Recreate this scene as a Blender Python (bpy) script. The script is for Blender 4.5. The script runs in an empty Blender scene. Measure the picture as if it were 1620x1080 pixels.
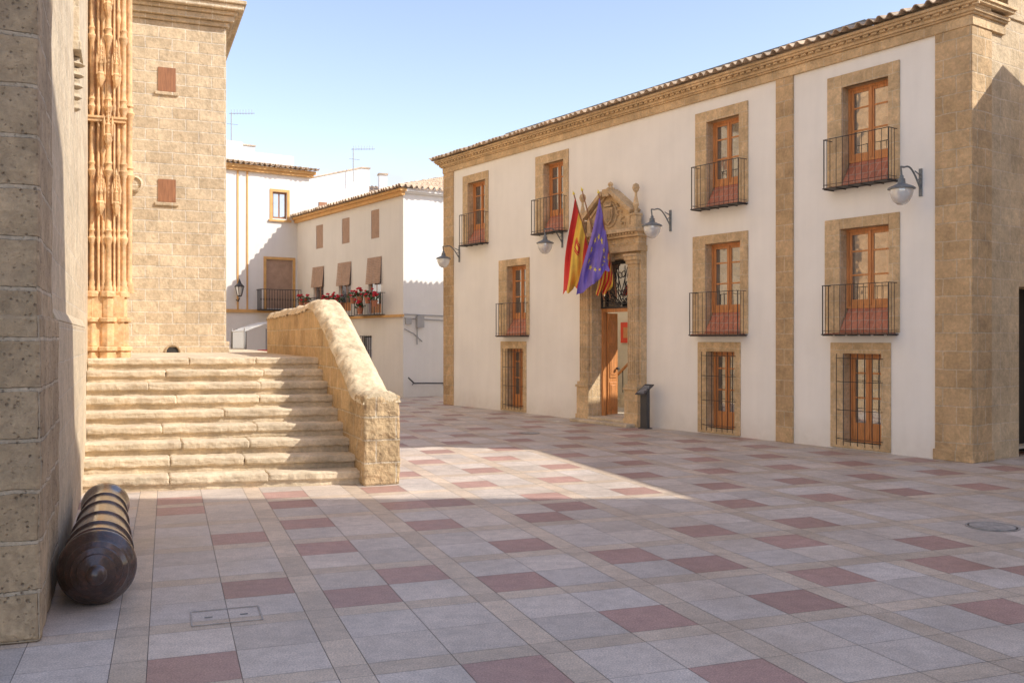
import bpy, math, random
from mathutils import Vector, Matrix, noise
random.seed(7)
scene=bpy.context.scene
COL=scene.collection
FPX=1500.0; CX=810.0; HZ=536.0; CAMH=1.8

# ------------------------------------------------------------ materials
def newmat(name):
    m=bpy.data.materials.new(name); m.use_nodes=True
    n=m.node_tree.nodes; l=m.node_tree.links
    return m,n,l,n["Principled BSDF"]
def rgba(c): return (c[0],c[1],c[2],1)
def mixc(n,l,mode,fac,a,b):
    x=n.new("ShaderNodeMix"); x.data_type='RGBA'; x.blend_type=mode
    for i,v in ((0,fac),(6,a),(7,b)):
        if isinstance(v,(int,float)): x.inputs[i].default_value=v
        elif isinstance(v,tuple): x.inputs[i].default_value=rgba(v)
        else: l.new(v,x.inputs[i])
    return x.outputs[2]
def noisen(n,l,vec,scale,detail=4,rough=.6,dist=0):
    x=n.new("ShaderNodeTexNoise"); x.inputs["Scale"].default_value=scale
    x.inputs["Detail"].default_value=min(detail,5); x.inputs["Roughness"].default_value=rough
    x.inputs["Distortion"].default_value=dist
    if vec is not None: l.new(vec,x.inputs["Vector"])
    return x
def ramp(n,l,fac,p0,c0,p1,c1):
    r=n.new("ShaderNodeValToRGB"); r.color_ramp.elements[0].position=p0; r.color_ramp.elements[1].position=p1
    c0=(c0,c0,c0) if isinstance(c0,(int,float)) else c0; c1=(c1,c1,c1) if isinstance(c1,(int,float)) else c1
    r.color_ramp.elements[0].color=rgba(c0); r.color_ramp.elements[1].color=rgba(c1)
    l.new(fac,r.inputs[0]); return r.outputs[0]
def bumpn(n,l,h,strength,dist=.02,prev=None):
    b=n.new("ShaderNodeBump"); b.inputs["Strength"].default_value=strength; b.inputs["Distance"].default_value=dist
    l.new(h,b.inputs["Height"])
    if prev is not None: l.new(prev,b.inputs["Normal"])
    return b.outputs[0]
def mat_stone(name,c1,c2,mortar,bw,bh,ms=.012,bump=.6,var=.35,rough=.9,stain=None,pit=0):
    m,n,l,p=newmat(name)
    tc=n.new("ShaderNodeTexCoord")
    nd=noisen(n,l,tc.outputs["UV"],4.0,2)
    sub=n.new("ShaderNodeVectorMath"); sub.operation='SUBTRACT'; sub.inputs[1].default_value=(.5,.5,.5); l.new(nd.outputs["Color"],sub.inputs[0])
    sc=n.new("ShaderNodeVectorMath"); sc.operation='SCALE'; sc.inputs["Scale"].default_value=.034; l.new(sub.outputs[0],sc.inputs[0])
    ad=n.new("ShaderNodeVectorMath"); ad.operation='ADD'; l.new(tc.outputs["UV"],ad.inputs[0]); l.new(sc.outputs[0],ad.inputs[1])
    b=n.new("ShaderNodeTexBrick"); l.new(ad.outputs[0],b.inputs["Vector"])
    b.inputs["Color1"].default_value=rgba(c1); b.inputs["Color2"].default_value=rgba(c2); b.inputs["Mortar"].default_value=rgba(mortar)
    b.inputs["Scale"].default_value=1; b.inputs["Brick Width"].default_value=bw; b.inputs["Row Height"].default_value=bh
    b.inputs["Mortar Size"].default_value=ms; b.inputs["Mortar Smooth"].default_value=.4; b.inputs["Bias"].default_value=0
    n1=noisen(n,l,tc.outputs["Object"],1.3,5,.65)
    n2=noisen(n,l,tc.outputs["Object"],22,4,.7)
    n4=noisen(n,l,tc.outputs["Object"],6,5,.65)
    c=mixc(n,l,'MULTIPLY',1.0,b.outputs["Color"],ramp(n,l,n1.outputs[0],.3,1-var,.72,1+var*.45))
    c=mixc(n,l,'MULTIPLY',1.0,c,ramp(n,l,n2.outputs[0],.3,.8,.7,1.12))
    c=mixc(n,l,'MULTIPLY',1.0,c,ramp(n,l,n4.outputs[0],.35,.84,.65,1.08))
    if stain:
        n3=noisen(n,l,tc.outputs["Object"],2.6,5,.7,.4)
        c=mixc(n,l,'MIX',ramp(n,l,n3.outputs[0],.5,0.0,.72,.75),c,stain)
    hp=None
    if pit:
        v=n.new("ShaderNodeTexVoronoi"); v.inputs["Scale"].default_value=30; l.new(tc.outputs["Object"],v.inputs["Vector"])
        f=n.new("ShaderNodeMath"); f.operation='ADD'; l.new(v.outputs["Distance"],f.inputs[0]); l.new(n4.outputs[0],f.inputs[1])
        hp=ramp(n,l,f.outputs[0],.46,0.0,.74,1.0)
        c=mixc(n,l,'MULTIPLY',1.0,c,ramp(n,l,f.outputs[0],.46,.58,.72,1.0))
    l.new(c,p.inputs["Base Color"]); p.inputs["Roughness"].default_value=rough
    inv=n.new("ShaderNodeMath"); inv.operation='SUBTRACT'; inv.inputs[0].default_value=1; l.new(b.outputs["Fac"],inv.inputs[1])
    nn=bumpn(n,l,inv.outputs[0],bump,.02)
    nn=bumpn(n,l,n2.outputs[0],.6,.02,nn)
    nn=bumpn(n,l,n4.outputs[0],.5,.05,nn)
    if hp is not None: nn=bumpn(n,l,hp,.7,.02,nn)
    l.new(nn,p.inputs["Normal"])
    return m
def mat_plain(name,col,rough=.7,var=.2,scale=4,bump=.15,metal=0,fine=40,stain=None,coat=0):
    m,n,l,p=newmat(name)
    tc=n.new("ShaderNodeTexCoord")
    n1=noisen(n,l,tc.outputs["Object"],scale,5,.6); n2=noisen(n,l,tc.outputs["Object"],fine,4,.6)
    c=mixc(n,l,'MULTIPLY',1.0,col,ramp(n,l,n1.outputs[0],.3,1-var,.7,1+var*.5))
    c=mixc(n,l,'MULTIPLY',1.0,c,ramp(n,l,n2.outputs[0],.3,1-var*.5,.7,1+var*.3))
    if stain:
        n3=noisen(n,l,tc.outputs["Object"],scale*2.2,5,.7,.5)
        c=mixc(n,l,'MIX',ramp(n,l,n3.outputs[0],.5,0.0,.75,.8),c,stain)
    l.new(c,p.inputs["Base Color"]); p.inputs["Roughness"].default_value=rough; p.inputs["Metallic"].default_value=metal
    if coat: p.inputs["Coat Weight"].default_value=coat; p.inputs["Coat Roughness"].default_value=.16
    l.new(bumpn(n,l,n2.outputs[0],bump,.01),p.inputs["Normal"])
    return m
def mat_plaster(name,col,dirt=(.5,.42,.33)):
    m,n,l,p=newmat(name)
    tc=n.new("ShaderNodeTexCoord")
    n1=noisen(n,l,tc.outputs["Object"],.9,5,.6)
    mp=n.new("ShaderNodeMapping"); mp.inputs["Scale"].default_value=(5,5,.5); l.new(tc.outputs["Object"],mp.inputs[0])
    n2=noisen(n,l,mp.outputs[0],1,5,.6)
    n3=noisen(n,l,tc.outputs["Object"],30,3,.6)
    c=mixc(n,l,'MULTIPLY',1.0,col,ramp(n,l,n1.outputs[0],.3,.95,.7,1.03))
    c=mixc(n,l,'MULTIPLY',1.0,c,ramp(n,l,n2.outputs[0],.35,.97,.6,1.0))
    sp=n.new("ShaderNodeSeparateXYZ"); l.new(tc.outputs["Object"],sp.inputs[0])
    mr=n.new("ShaderNodeMapRange"); mr.inputs[1].default_value=0; mr.inputs[2].default_value=.5; mr.inputs[3].default_value=.5; mr.inputs[4].default_value=0
    l.new(sp.outputs[2],mr.inputs[0])
    mu=n.new("ShaderNodeMath"); mu.operation='MULTIPLY'; l.new(mr.outputs[0],mu.inputs[0]); l.new(noisen(n,l,tc.outputs["Object"],5,5,.7).outputs[0],mu.inputs[1])
    c=mixc(n,l,'MIX',mu.outputs[0],c,dirt)
    l.new(c,p.inputs["Base Color"]); p.inputs["Roughness"].default_value=.85
    nn=bumpn(n,l,n3.outputs[0],.15,.01); nn=bumpn(n,l,n1.outputs[0],.3,.05,nn); l.new(nn,p.inputs["Normal"])
    return m
def mat_wood(name,col,scale=(12,12,1.2)):
    m,n,l,p=newmat(name)
    tc=n.new("ShaderNodeTexCoord"); mp=n.new("ShaderNodeMapping"); mp.inputs["Scale"].default_value=scale; l.new(tc.outputs["Object"],mp.inputs[0])
    n1=noisen(n,l,mp.outputs[0],3,5,.6,.6)
    c=mixc(n,l,'MULTIPLY',1.0,col,ramp(n,l,n1.outputs[0],.3,.7,.7,1.2))
    l.new(c,p.inputs["Base Color"]); p.inputs["Roughness"].default_value=.42
    l.new(bumpn(n,l,n1.outputs[0],.15,.005),p.inputs["Normal"])
    return m
def mat_glass(name,col=(.05,.05,.055),refl=.4):
    m,n,l,p=newmat(name)
    p.inputs["Base Color"].default_value=rgba(col); p.inputs["Roughness"].default_value=.25
    g=n.new("ShaderNodeBsdfGlossy"); g.inputs["Roughness"].default_value=.03; g.inputs["Color"].default_value=(.9,.92,.95,1)
    mx=n.new("ShaderNodeMixShader"); mx.inputs[0].default_value=refl
    l.new(p.outputs[0],mx.inputs[1]); l.new(g.outputs[0],mx.inputs[2]); l.new(mx.outputs[0],n["Material Output"].inputs[0])
    tc=n.new("ShaderNodeTexCoord"); nz=noisen(n,l,tc.outputs["Object"],2.5,2); l.new(bumpn(n,l,nz.outputs[0],.12,.02),g.inputs["Normal"])
    return m

M={}
M['tower']=mat_stone("church_ashlar",(.74,.585,.39),(.62,.475,.305),(.80,.70,.55),.52,.235,.012,.7,.22)
M['wall']=mat_stone("church_wall_stone",(.72,.585,.40),(.64,.505,.34),(.70,.60,.46),.62,.27,.007,.4,.22,stain=(.56,.445,.31))
M['pier']=mat_stone("weathered_pier_stone",(.61,.445,.27),(.48,.345,.205),(.66,.53,.37),.62,.30,.015,.8,.4,stain=(.36,.26,.165),pit=1)
M['carve']=mat_plain("carved_orange_stone",(.80,.49,.24),.9,.4,5,.7,stain=(.76,.57,.36),fine=18)
M['step']=mat_plain("worn_step_stone",(.72,.585,.41),.9,.32,2.5,1.0,stain=(.50,.385,.26),fine=24)
M['para']=mat_stone("parapet_stone",(.70,.50,.28),(.56,.38,.20),(.74,.60,.42),.5,.28,.013,.8,.38,stain=(.46,.32,.19))
M['cap']=mat_plain("parapet_cap_render",(.76,.61,.40),.92,.4,5,1.0,stain=(.58,.42,.25),fine=22)
M['quoin']=mat_stone("quoin_sandstone",(.77,.53,.29),(.61,.41,.215),(.76,.60,.40),.42,.27,.011,.6,.32,stain=(.52,.35,.20))
M['side']=mat_stone("side_wall_stone",(.76,.59,.38),(.64,.49,.31),(.76,.63,.47),.55,.27,.009,.5,.32,stain=(.58,.45,.29))
M['trim']=mat_stone("window_surround_stone",(.82,.59,.34),(.71,.50,.28),(.78,.63,.43),.36,.27,.006,.4,.28)
M['plaster']=mat_plaster("white_plaster",(.97,.935,.87))
M['plaster2']=mat_plaster("old_white_plaster",(.82,.79,.74))
M['int']=mat_plain("interior_plaster",(.85,.78,.66),.8,.05)
M['hall']=mat_plain("warm_hall_plaster",(.74,.64,.48),.8,.1)
M['tile']=mat_plain("clay_roof_tile",(.64,.48,.33),.9,.45,3,.5,stain=(.40,.34,.27),fine=14)
M['terra']=mat_stone("terracotta_sill_tile",(.66,.25,.14),(.58,.20,.11),(.58,.4,.3),.14,.14,.006,.4,.2,.6)
M['wood']=mat_wood("varnished_wood",(.66,.28,.10))
M['door']=mat_wood("door_wood",(.64,.27,.09))
M['shut']=mat_wood("painted_shutter_wood",(.34,.15,.07))
M['blind']=mat_plain("slatted_blind",(.50,.34,.25),.8,.15,6,.2)
M['iron']=mat_plain("wrought_iron",(.045,.04,.04),.5,.3,20,.1)
M['lampm']=mat_plain("grey_painted_metal",(.2,.215,.22),.45,.2,20,.05)
M['glass']=mat_glass("window_glass")
M['globe']=mat_glass("lamp_glass",(.7,.7,.68),.2)
M['rust']=mat_plain("rusted_iron",(.075,.042,.034),.3,.5,9,.7,.3,fine=45,stain=(.19,.08,.05),coat=1.0)
M['ochre']=mat_plain("ochre_painted_trim",(.72,.42,.16),.8,.15,4,.1)
M['flagred']=mat_plain("red_cloth",(.75,.06,.05),.75,.1,6,.1)
M['flagyel']=mat_plain("yellow_cloth",(.93,.62,.10),.75,.1,6,.1)
M['flagblue']=mat_plain("blue_cloth",(.24,.17,.60),.7,.15,6,.1)
M['gold']=mat_plain("gold_star_cloth",(.95,.75,.12),.7,.05,6,.05)
M['red']=mat_plain("red_board",(.75,.07,.03),.6,.1)
M['leaf']=mat_plain("geranium_leaf",(.06,.13,.04),.6,.4,9,.1)
M['petal']=mat_plain("red_petal",(.65,.02,.04),.6,.3,9,.1)
M['pot']=mat_plain("clay_pot",(.5,.2,.11),.8,.2)
M['cable']=mat_plain("grey_cable",(.4,.39,.38),.6,.1)
M['canvas']=mat_plain("white_canvas",(.7,.68,.64),.8,.15)
M['ground']=mat_plain("ground_paving_base",(.33,.275,.23),.9,.2,2,.3)
M['sign']=mat_plain("dark_sign_metal",(.06,.062,.068),.4,.15)
M['signw']=mat_plain("sign_print",(.55,.55,.55),.5,.1)
M['dark']=mat_plain("dark_interior",(.04,.036,.033),.9,.1)  # near-black colour in place of unlit depth behind openings
M['steel']=mat_plain("worn_steel_cover",(.46,.42,.38),.6,.35,9,.4,.1)
M['off']=mat_plain("ochre_facade",(.80,.70,.56),.9,.1)

# ------------------------------------------------------------ frames
class Frame:
    def __init__(s,ox,oy,ang,oz=0):
        s.o=Vector((ox,oy,oz)); s.a=ang
        s.X=Vector((math.cos(ang),math.sin(ang),0)); s.Y=Vector((-math.sin(ang),math.cos(ang),0))
        s.mat=Matrix.Translation(s.o)@Matrix.Rotation(ang,4,'Z')
    def loc(s,P):
        d=P-s.o; return Vector((d.dot(s.X),d.dot(s.Y),d.z))
    def world(s,x,y,z): return s.o+s.X*x+s.Y*y+Vector((0,0,z))
    def px(s,x,y,p=0.0):
        r=Vector(((x-CX)/FPX,1,(HZ-y)/FPX)); c=Vector((0,0,CAMH))
        k=(-p-(c-s.o).dot(s.Y))/r.dot(s.Y)
        q=s.loc(c+r*k); return q.x,q.z
    def pxs(s,x,y,X0=0.0):
        r=Vector(((x-CX)/FPX,1,(HZ-y)/FPX)); c=Vector((0,0,CAMH))
        k=(X0-(c-s.o).dot(s.X))/r.dot(s.X)
        q=s.loc(c+r*k); return q.y,q.z
def G(x,y,z=0):
    k=(CAMH-z)*FPX/(y-HZ); return Vector(((x-CX)/FPX*k,k,z))

# ------------------------------------------------------------ mesh builder
class MB:
    def __init__(s): s.v=[]; s.f=[]; s.m=[]; s.mats=[]
    def mi(s,k):
        mt=M[k] if isinstance(k,str) else k
        if mt not in s.mats: s.mats.append(mt)
        return s.mats.index(mt)
    def poly(s,pts,k):
        b=len(s.v); s.v+= [tuple(p) for p in pts]; s.f.append(tuple(range(b,b+len(pts)))); s.m.append(s.mi(k))
    def box(s,x0,x1,y0,y1,z0,z1,k):
        s.hexa([(x0,y0,z0),(x1,y0,z0),(x1,y1,z0),(x0,y1,z0),(x0,y0,z1),(x1,y0,z1),(x1,y1,z1),(x0,y1,z1)],k)
    def hexa(s,pts,k):
        b=len(s.v); s.v+=[tuple(p) for p in pts]
        for q in ((0,3,2,1),(4,5,6,7),(0,1,5,4),(1,2,6,5),(2,3,7,6),(3,0,4,7)): s.f.append(tuple(b+i for i in q)); s.m.append(s.mi(k))
    def prism(s,pts,y0,y1,k):
        b=len(s.v); n=len(pts)
        s.v+=[(x,y0,z) for x,z in pts]+[(x,y1,z) for x,z in pts]
        s.f.append(tuple(b+i for i in range(n))); s.m.append(s.mi(k))
        s.f.append(tuple(b+n+i for i in reversed(range(n)))); s.m.append(s.mi(k))
        for i in range(n):
            j=(i+1)%n; s.f.append((b+i,b+n+i,b+n+j,b+j)); s.m.append(s.mi(k))
    def cyl(s,p0,p1,r0,r1,k,n=8,cap=True):
        p0=Vector(p0); p1=Vector(p1); d=(p1-p0).normalized()
        a=d.orthogonal().normalized(); c=d.cross(a); b=len(s.v)
        for p,r in ((p0,r0),(p1,r1)):
            for i in range(n):
                t=2*math.pi*(i+.5)/n; s.v.append(tuple(p+a*math.cos(t)*r+c*math.sin(t)*r))
        mi=s.mi(k)
        for i in range(n):
            j=(i+1)%n; s.f.append((b+i,b+j,b+n+j,b+n+i)); s.m.append(mi)
        if cap:
            s.f.append(tuple(b+i for i in reversed(range(n)))); s.m.append(mi)
            s.f.append(tuple(b+n+i for i in range(n))); s.m.append(mi)
    def tube(s,pts,r,k,n=6):
        for a,b in zip(pts[:-1],pts[1:]): s.cyl(a,b,r,r,k,n)
    def lathe(s,prof,o,ax,k,n=16):
        o=Vector(o); ax=Vector(ax).normalized(); a=ax.orthogonal().normalized(); c=ax.cross(a); b=len(s.v); mi=s.mi(k)
        for r,h in prof:
            for i in range(n):
                t=2*math.pi*i/n; s.v.append(tuple(o+ax*h+a*math.cos(t)*r+c*math.sin(t)*r))
        for q in range(len(prof)-1):
            for i in range(n):
                j=(i+1)%n; s.f.append((b+q*n+i,b+q*n+j,b+(q+1)*n+j,b+(q+1)*n+i)); s.m.append(mi)
        s.f.append(tuple(b+i for i in reversed(range(n)))); s.m.append(mi)
        e=b+(len(prof)-1)*n; s.f.append(tuple(e+i for i in range(n))); s.m.append(mi)
    def holes(s,x0,x1,z0,z1,hs,y,depth,k,kr):
        xs=sorted(set([x0,x1]+[c for h in hs for c in h[:2]])); zs=sorted(set([z0,z1]+[c for h in hs for c in h[2:4]]))
        for i in range(len(xs)-1):
            for j in range(len(zs)-1):
                cx=(xs[i]+xs[i+1])/2; cz=(zs[j]+zs[j+1])/2
                if any(h[0]<cx<h[1] and h[2]<cz<h[3] for h in hs): continue
                s.poly([(xs[i],y,zs[j]),(xs[i+1],y,zs[j]),(xs[i+1],y,zs[j+1]),(xs[i],y,zs[j+1])],k)
        for h in hs:
            a,b,c,d=h[:4]; Y=y+depth
            s.poly([(a,y,c),(a,Y,c),(a,Y,d),(a,y,d)],kr); s.poly([(b,y,c),(b,y,d),(b,Y,d),(b,Y,c)],kr)
            s.poly([(a,y,d),(a,Y,d),(b,Y,d),(b,y,d)],kr); s.poly([(a,y,c),(b,y,c),(b,Y,c),(a,Y,c)],kr)
    def build(s,name,parent=None,mat=None,smooth=False,bevel=0,disp=0,dscale=.25,sub=0,label=None,solid=0):
        me=bpy.data.meshes.new(name); me.from_pydata(s.v,[],s.f)
        for mt in s.mats: me.materials.append(mt)
        me.polygons.foreach_set("material_index",s.m)
        uv=me.uv_layers.new(name="UVMap").data
        vs=me.vertices
        for p in me.polygons:
            nx,ny,nz=abs(p.normal.x),abs(p.normal.y),abs(p.normal.z)
            for li in p.loop_indices:
                c=vs[me.loops[li].vertex_index].co
                uv[li].uv=(c.x,c.y) if nz>max(nx,ny)*1.2 else ((c.y+.31,c.z) if nx>ny else (c.x,c.z))
        if smooth:
            me.polygons.foreach_set("use_smooth",[True]*len(me.polygons)); me.set_sharp_from_angle(angle=math.radians(38))
        me.update()
        o=bpy.data.objects.new(name,me); COL.objects.link(o)
        if parent: o.parent=parent
        if mat is not None: o.matrix_world=mat
        if solid:
            md=o.modifiers.new("t",'SOLIDIFY'); md.thickness=solid
        if bevel:
            md=o.modifiers.new("b",'BEVEL'); md.width=bevel; md.segments=2; md.limit_method='ANGLE'
        if sub:
            md=o.modifiers.new("s",'SUBSURF'); md.subdivision_type='SIMPLE'; md.levels=sub; md.render_levels=sub
        if disp:
            tx=bpy.data.textures.new("c",'CLOUDS'); tx.noise_scale=dscale; tx.noise_depth=3
            md=o.modifiers.new("d",'DISPLACE'); md.texture=tx; md.strength=disp; md.texture_coords='GLOBAL'; md.mid_level=.5
        if label: o["label"]=label
        return o
def thing(name,label,cat,mat=None,group=None):
    e=bpy.data.objects.new(name,None); COL.objects.link(e); e.empty_display_size=.3
    if mat is not None: e.matrix_world=mat
    e["label"]=label; e["category"]=cat
    if group: e["group"]=group
    return e
def roofq(mb,A,B,C,D,k,sp=.2,amp=.045,course=.38):
    A,B,C,D=map(Vector,(A,B,C,D)); n=max(2,int((B-A).length/sp)); L=((C+D)/2-(A+B)/2).length; nc=max(1,int(L/course))
    nor=((B-A).cross((C+D)/2-(A+B)/2)).normalized()
    if nor.z<0: nor=-nor
    S=8; cols=n*S+1; b=len(mb.v); rows=[]
    for r in range(nc):
        for e,hh in ((0,.028),(1,0)):
            rows.append(((r+e)/nc,hh))
    for v,hh in rows:
        for i in range(cols):
            u=i/(cols-1); ph=2*math.pi*i/S; c=math.cos(ph); h=amp*(abs(c)**.6*(1 if c>0 else -1))
            jit=.014*math.sin(int((i+S/2)/S)*7.3+v*31)
            P=(A.lerp(B,u)).lerp(C.lerp(D,u),v)+nor*(h+hh+jit*.5)
            if v==0: P+= (A-C).normalized()*(.025*math.sin(int((i+S/2)/S)*5.1))
            mb.v.append(tuple(P))
    mi=mb.mi(k)
    for r in range(len(rows)-1):
        for i in range(cols-1):
            mb.f.append((b+r*cols+i,b+r*cols+i+1,b+(r+1)*cols+i+1,b+(r+1)*cols+i)); mb.m.append(mi)

# ------------------------------------------------------------ ground and pavement
g=MB(); g.poly([(-600,-300,-.006),(600,-300,-.006),(600,1500,-.006),(-600,1500,-.006)],'ground')
go=g.build("ground"); go["kind"]="structure"
pa=math.radians(20); PU=Vector((math.cos(pa),math.sin(pa))); PV=Vector((-math.sin(pa),math.cos(pa)))
reds=[(375,918),(295,1050),(573,942),(635,903),(480,860),(335,848),(228,785),(232,815),(480,790),(518,820),(670,803),(555,778),(730,835),(845,811),(722,786),(815,872),(827,928),(902,797),(933,843),(968,885),(1080,990),(1130,907),(1090,859),(1090,836),(1190,800),(1255,784),(1300,827),(1240,850),(1320,897),(1300,968),(1460,886),(1500,953),(1500,855),(1600,930),(870,1055),(1265,1070)]
PER=1.15; TW=.48; ST=.19
q=G(573,942); c0u=q.x*PU.x+q.y*PU.y; c0v=q.x*PV.x+q.y*PV.y
U0=c0u-TW/2; V0=c0v-TW/2
def uidx(c,off):
    c=c-off; b=math.floor(c/PER); r=c-b*PER
    return b*2+(0 if r<TW else (1 if r<2*TW+.08 else 2))
redset=set()
for (x,y) in reds:
    q=G(x,y); u=q.x*PU.x+q.y*PU.y; v=q.x*PV.x+q.y*PV.y
    c=(uidx(u,U0),uidx(v,V0))
    if any((c[0]+a,c[1]+b) in redset for a,b in ((1,0),(-1,0),(0,1),(0,-1))): continue
    redset.add(c)
def segs(a,b,off):
    out=[]; i=math.floor((a-off)/PER)
    while off+i*PER<b:
        s=off+i*PER
        out+= [(s,s+TW,i*2,'t'),(s+TW,s+2*TW,i*2+1,'t'),(s+2*TW,s+PER,i,'s')]
        i+=1
    return out
pv=[];pf=[];pc=[]
us=segs(-12,26,U0); vs_=segs(-8,40,V0)
J=.002
rnd=random.Random(3)
for (u0,u1,ui,ut) in us:
    for (v0,v1,vi,vt) in vs_:
        k=rnd.uniform(.87,1.08)
        if ut=='t' and vt=='t':
            vm=(v0+v1)/2; um=(u0+u1)/2
            X=um*PU.x+vm*PV.x; Y=um*PU.y+vm*PV.y
            if 4.3<Y<10.4 and -4.5<X<4.6*Y/8.4: red=(ui,vi) in redset
            else:
                bj=vi//2
                red=(vi%2==0 and ui%2==bj%2 and rnd.random()<.93)
            w=rnd.uniform(-.012,.018)
            c=(.50*k,.30*k,.245*k) if red else ((.665+w)*k,.565*k,(.48-w)*k)
        else:
            c=(.67*k,.53*k,.40*k) if (ut!=vt) else (.63*k,.50*k,.38*k)
        b=len(pv)
        for (a,d) in ((u0+J,v0+J),(u1-J,v0+J),(u1-J,v1-J),(u0+J,v1-J)):
            pv.append((a*PU.x+d*PV.x,a*PU.y+d*PV.y,0))
        pf.append((b,b+1,b+2,b+3)); pc.append(c)
me=bpy.data.meshes.new("plaza_pavement"); me.from_pydata(pv,[],pf)
ca=me.color_attributes.new("tone",'FLOAT_COLOR','CORNER')
for i,c in enumerate(pc):
    for j in range(4): ca.data[i*4+j].color=(c[0],c[1],c[2],1)
m,n,l,p=newmat("granite_slabs")
at=n.new("ShaderNodeAttribute"); at.attribute_name="tone"; tc=n.new("ShaderNodeTexCoord")
s1=noisen(n,l,tc.outputs["Object"],90,3,.8); s2=noisen(n,l,tc.outputs["Object"],1.1,5,.65,.3); s3=noisen(n,l,tc.outputs["Object"],9,5,.7)
c=mixc(n,l,'MULTIPLY',1.0,at.outputs["Color"],ramp(n,l,s1.outputs[0],.38,.72,.62,1.2))
c=mixc(n,l,'MULTIPLY',1.0,c,ramp(n,l,s2.outputs[0],.3,.80,.65,1.08))
c=mixc(n,l,'MULTIPLY',1.0,c,ramp(n,l,s3.outputs[0],.3,.84,.6,1.04))
l.new(c,p.inputs["Base Color"]); l.new(ramp(n,l,s2.outputs[0],.3,.42,.7,.65),p.inputs["Roughness"])
l.new(bumpn(n,l,s1.outputs[0],.12,.005),p.inputs["Normal"])
me.materials.append(m)
po=bpy.data.objects.new("plaza_pavement",me); COL.objects.link(po); po["kind"]="structure"

# ------------------------------------------------------------ TOWN HALL
TH=Frame(6.677,13.776,math.atan2(-.8239,.5668))
th=thing("town_hall","white three-storey town hall with sandstone trim and carved portal","building",TH.mat)
def sx(x,p=0): return TH.px(x,500,p)[0]
ZT=6.35
W=[]
def win(ol,orr,fl,fr,kind):
    z0,z1,zs={'U':(4.29,5.92,6.13),'L':(1.90,3.60,3.77),'G':(.12,1.56,1.74)}[kind]
    W.append((sx(ol),sx(orr),z0,z1,sx(fl),sx(fr),zs,kind))
win(741,768,733,773,'U');win(861,892,848,900,'U');win(1119,1170,1101,1184,'U');win(1333,1406,1310,1424,'U')
win(803,833,790,838,'L');win(1117,1172,1097,1184,'L');win(1330,1407,1306,1424,'L')
win(803,828,793,833,'G');win(1120,1163,1105,1172,'G');win(1335,1395,1315,1410,'G')
XL=-15.05; XR=0
PX0,PX1=-8.485,-7.315
mb=MB()
hs=[w[:4] for w in W]+[(PX0,PX1,.12,3.48)]
mb.holes(XL+.1,-.3,0,ZT,hs,0,.3,'plaster','trim')
mb.poly([(XL,.02,0),(XL,8,0),(XL,8,ZT+.3),(XL,.02,ZT+.3)],'plaster')
mb.poly([(XL,8,0),(0,8,0),(0,8,ZT+.3),(XL,8,ZT+.3)],'plaster')
mb.build("wall",th)
mb=MB()
mb.poly([(0,-.02,0),(0,1.32,0),(0,1.32,2.6),(0,-.02,2.6)],'side')
mb.poly([(0,2.3,0),(0,8,0),(0,8,2.6),(0,2.3,2.6)],'side')
mb.poly([(0,-.02,2.6),(0,8,2.6),(0,8,ZT+.35),(0,-.02,ZT+.35)],'side')
mb.poly([(0,1.32,0),(-.35,1.32,0),(-.35,1.32,2.6),(0,1.32,2.6)],'side')
mb.poly([(0,2.3,0),(-.35,2.3,0),(-.35,2.3,2.6),(0,2.3,2.6)],'side')
mb.poly([(0,1.32,2.6),(-.35,1.32,2.6),(-.35,2.3,2.6),(0,2.3,2.6)],'side')
mb.box(-.4,-.36,1.25,2.35,0,2.65,'dark')
mb.build("side_wall",th)
mb=MB(); mb.box(-.55,.03,.95,7.9,ZT+.3,8.6,'side'); mb.build("raised_gable_wall",th,bevel=.01)
mb=MB()
mb.box(sx(1481),.03,-.035,.5,0,ZT,'quoin')
mb.box(sx(1481)-.02,.06,-.06,.52,0,.16,'quoin')
mb.build("corner_quoins",th,bevel=.008,label="golden sandstone corner quoins")
mb=MB(); mb.box(sx(1229),sx(1256),-.035,.02,0,ZT,'quoin'); mb.build("pilaster",th,bevel=.008)
mb=MB(); mb.box(XL-.03,sx(718),-.035,.4,0,ZT,'quoin'); mb.build("pilaster",th,bevel=.008)
mb=MB()
for (z0,z1,pr) in ((ZT,6.50,.05),(6.50,6.53,.09),(6.53,6.58,.12),(6.62,6.66,.20),(6.66,6.70,.23)):
    mb.box(XL-pr,pr,-pr,.3,z0,z1,'trim')
    mb.box(-.3,pr,.3,.85,z0,z1,'trim')
    mb.box(XL-pr,XL+.3,.3,8,z0,z1,'trim')
mb.box(XL-.13,.13,-.13,.3,6.58,6.62,'trim')
x=XL-.15
while x<.15:
    mb.box(x,x+.10,-.17,-.13,6.585,6.62,'trim'); x+=.15
mb.build("cornice",th,bevel=.006)
mb=MB()
ze=6.735; rz=8.0; eo=-.32
EA=Vector((XL-.32,eo,ze)); EB=Vector((.3,eo,ze)); RA=Vector((XL+4.2,4,rz)); RB=Vector((.3,4,rz))
ua,ub=.18,.86  # tiles left out between these, an added opening that brightens the hall
kw=dict(sp=.185,amp=.032)
roofq(mb,EA,EA.lerp(EB,ua),RA,RA.lerp(RB,ua),'tile',**kw)
roofq(mb,EA.lerp(EB,ub),EB,RA.lerp(RB,ub),RB,'tile',**kw)
def up_(u,v): return EA.lerp(EB,u).lerp(RA.lerp(RB,u),v)
roofq(mb,up_(ua,0),up_(ub,0),up_(ua,.1),up_(ub,.1),'tile',**kw)
roofq(mb,(XL-.32,8.3,ze),EA,RA,RA,'tile',**kw)
mb.build("roof",th,solid=.014,label="weathered clay barrel-tile roof")
mb=MB()
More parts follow.
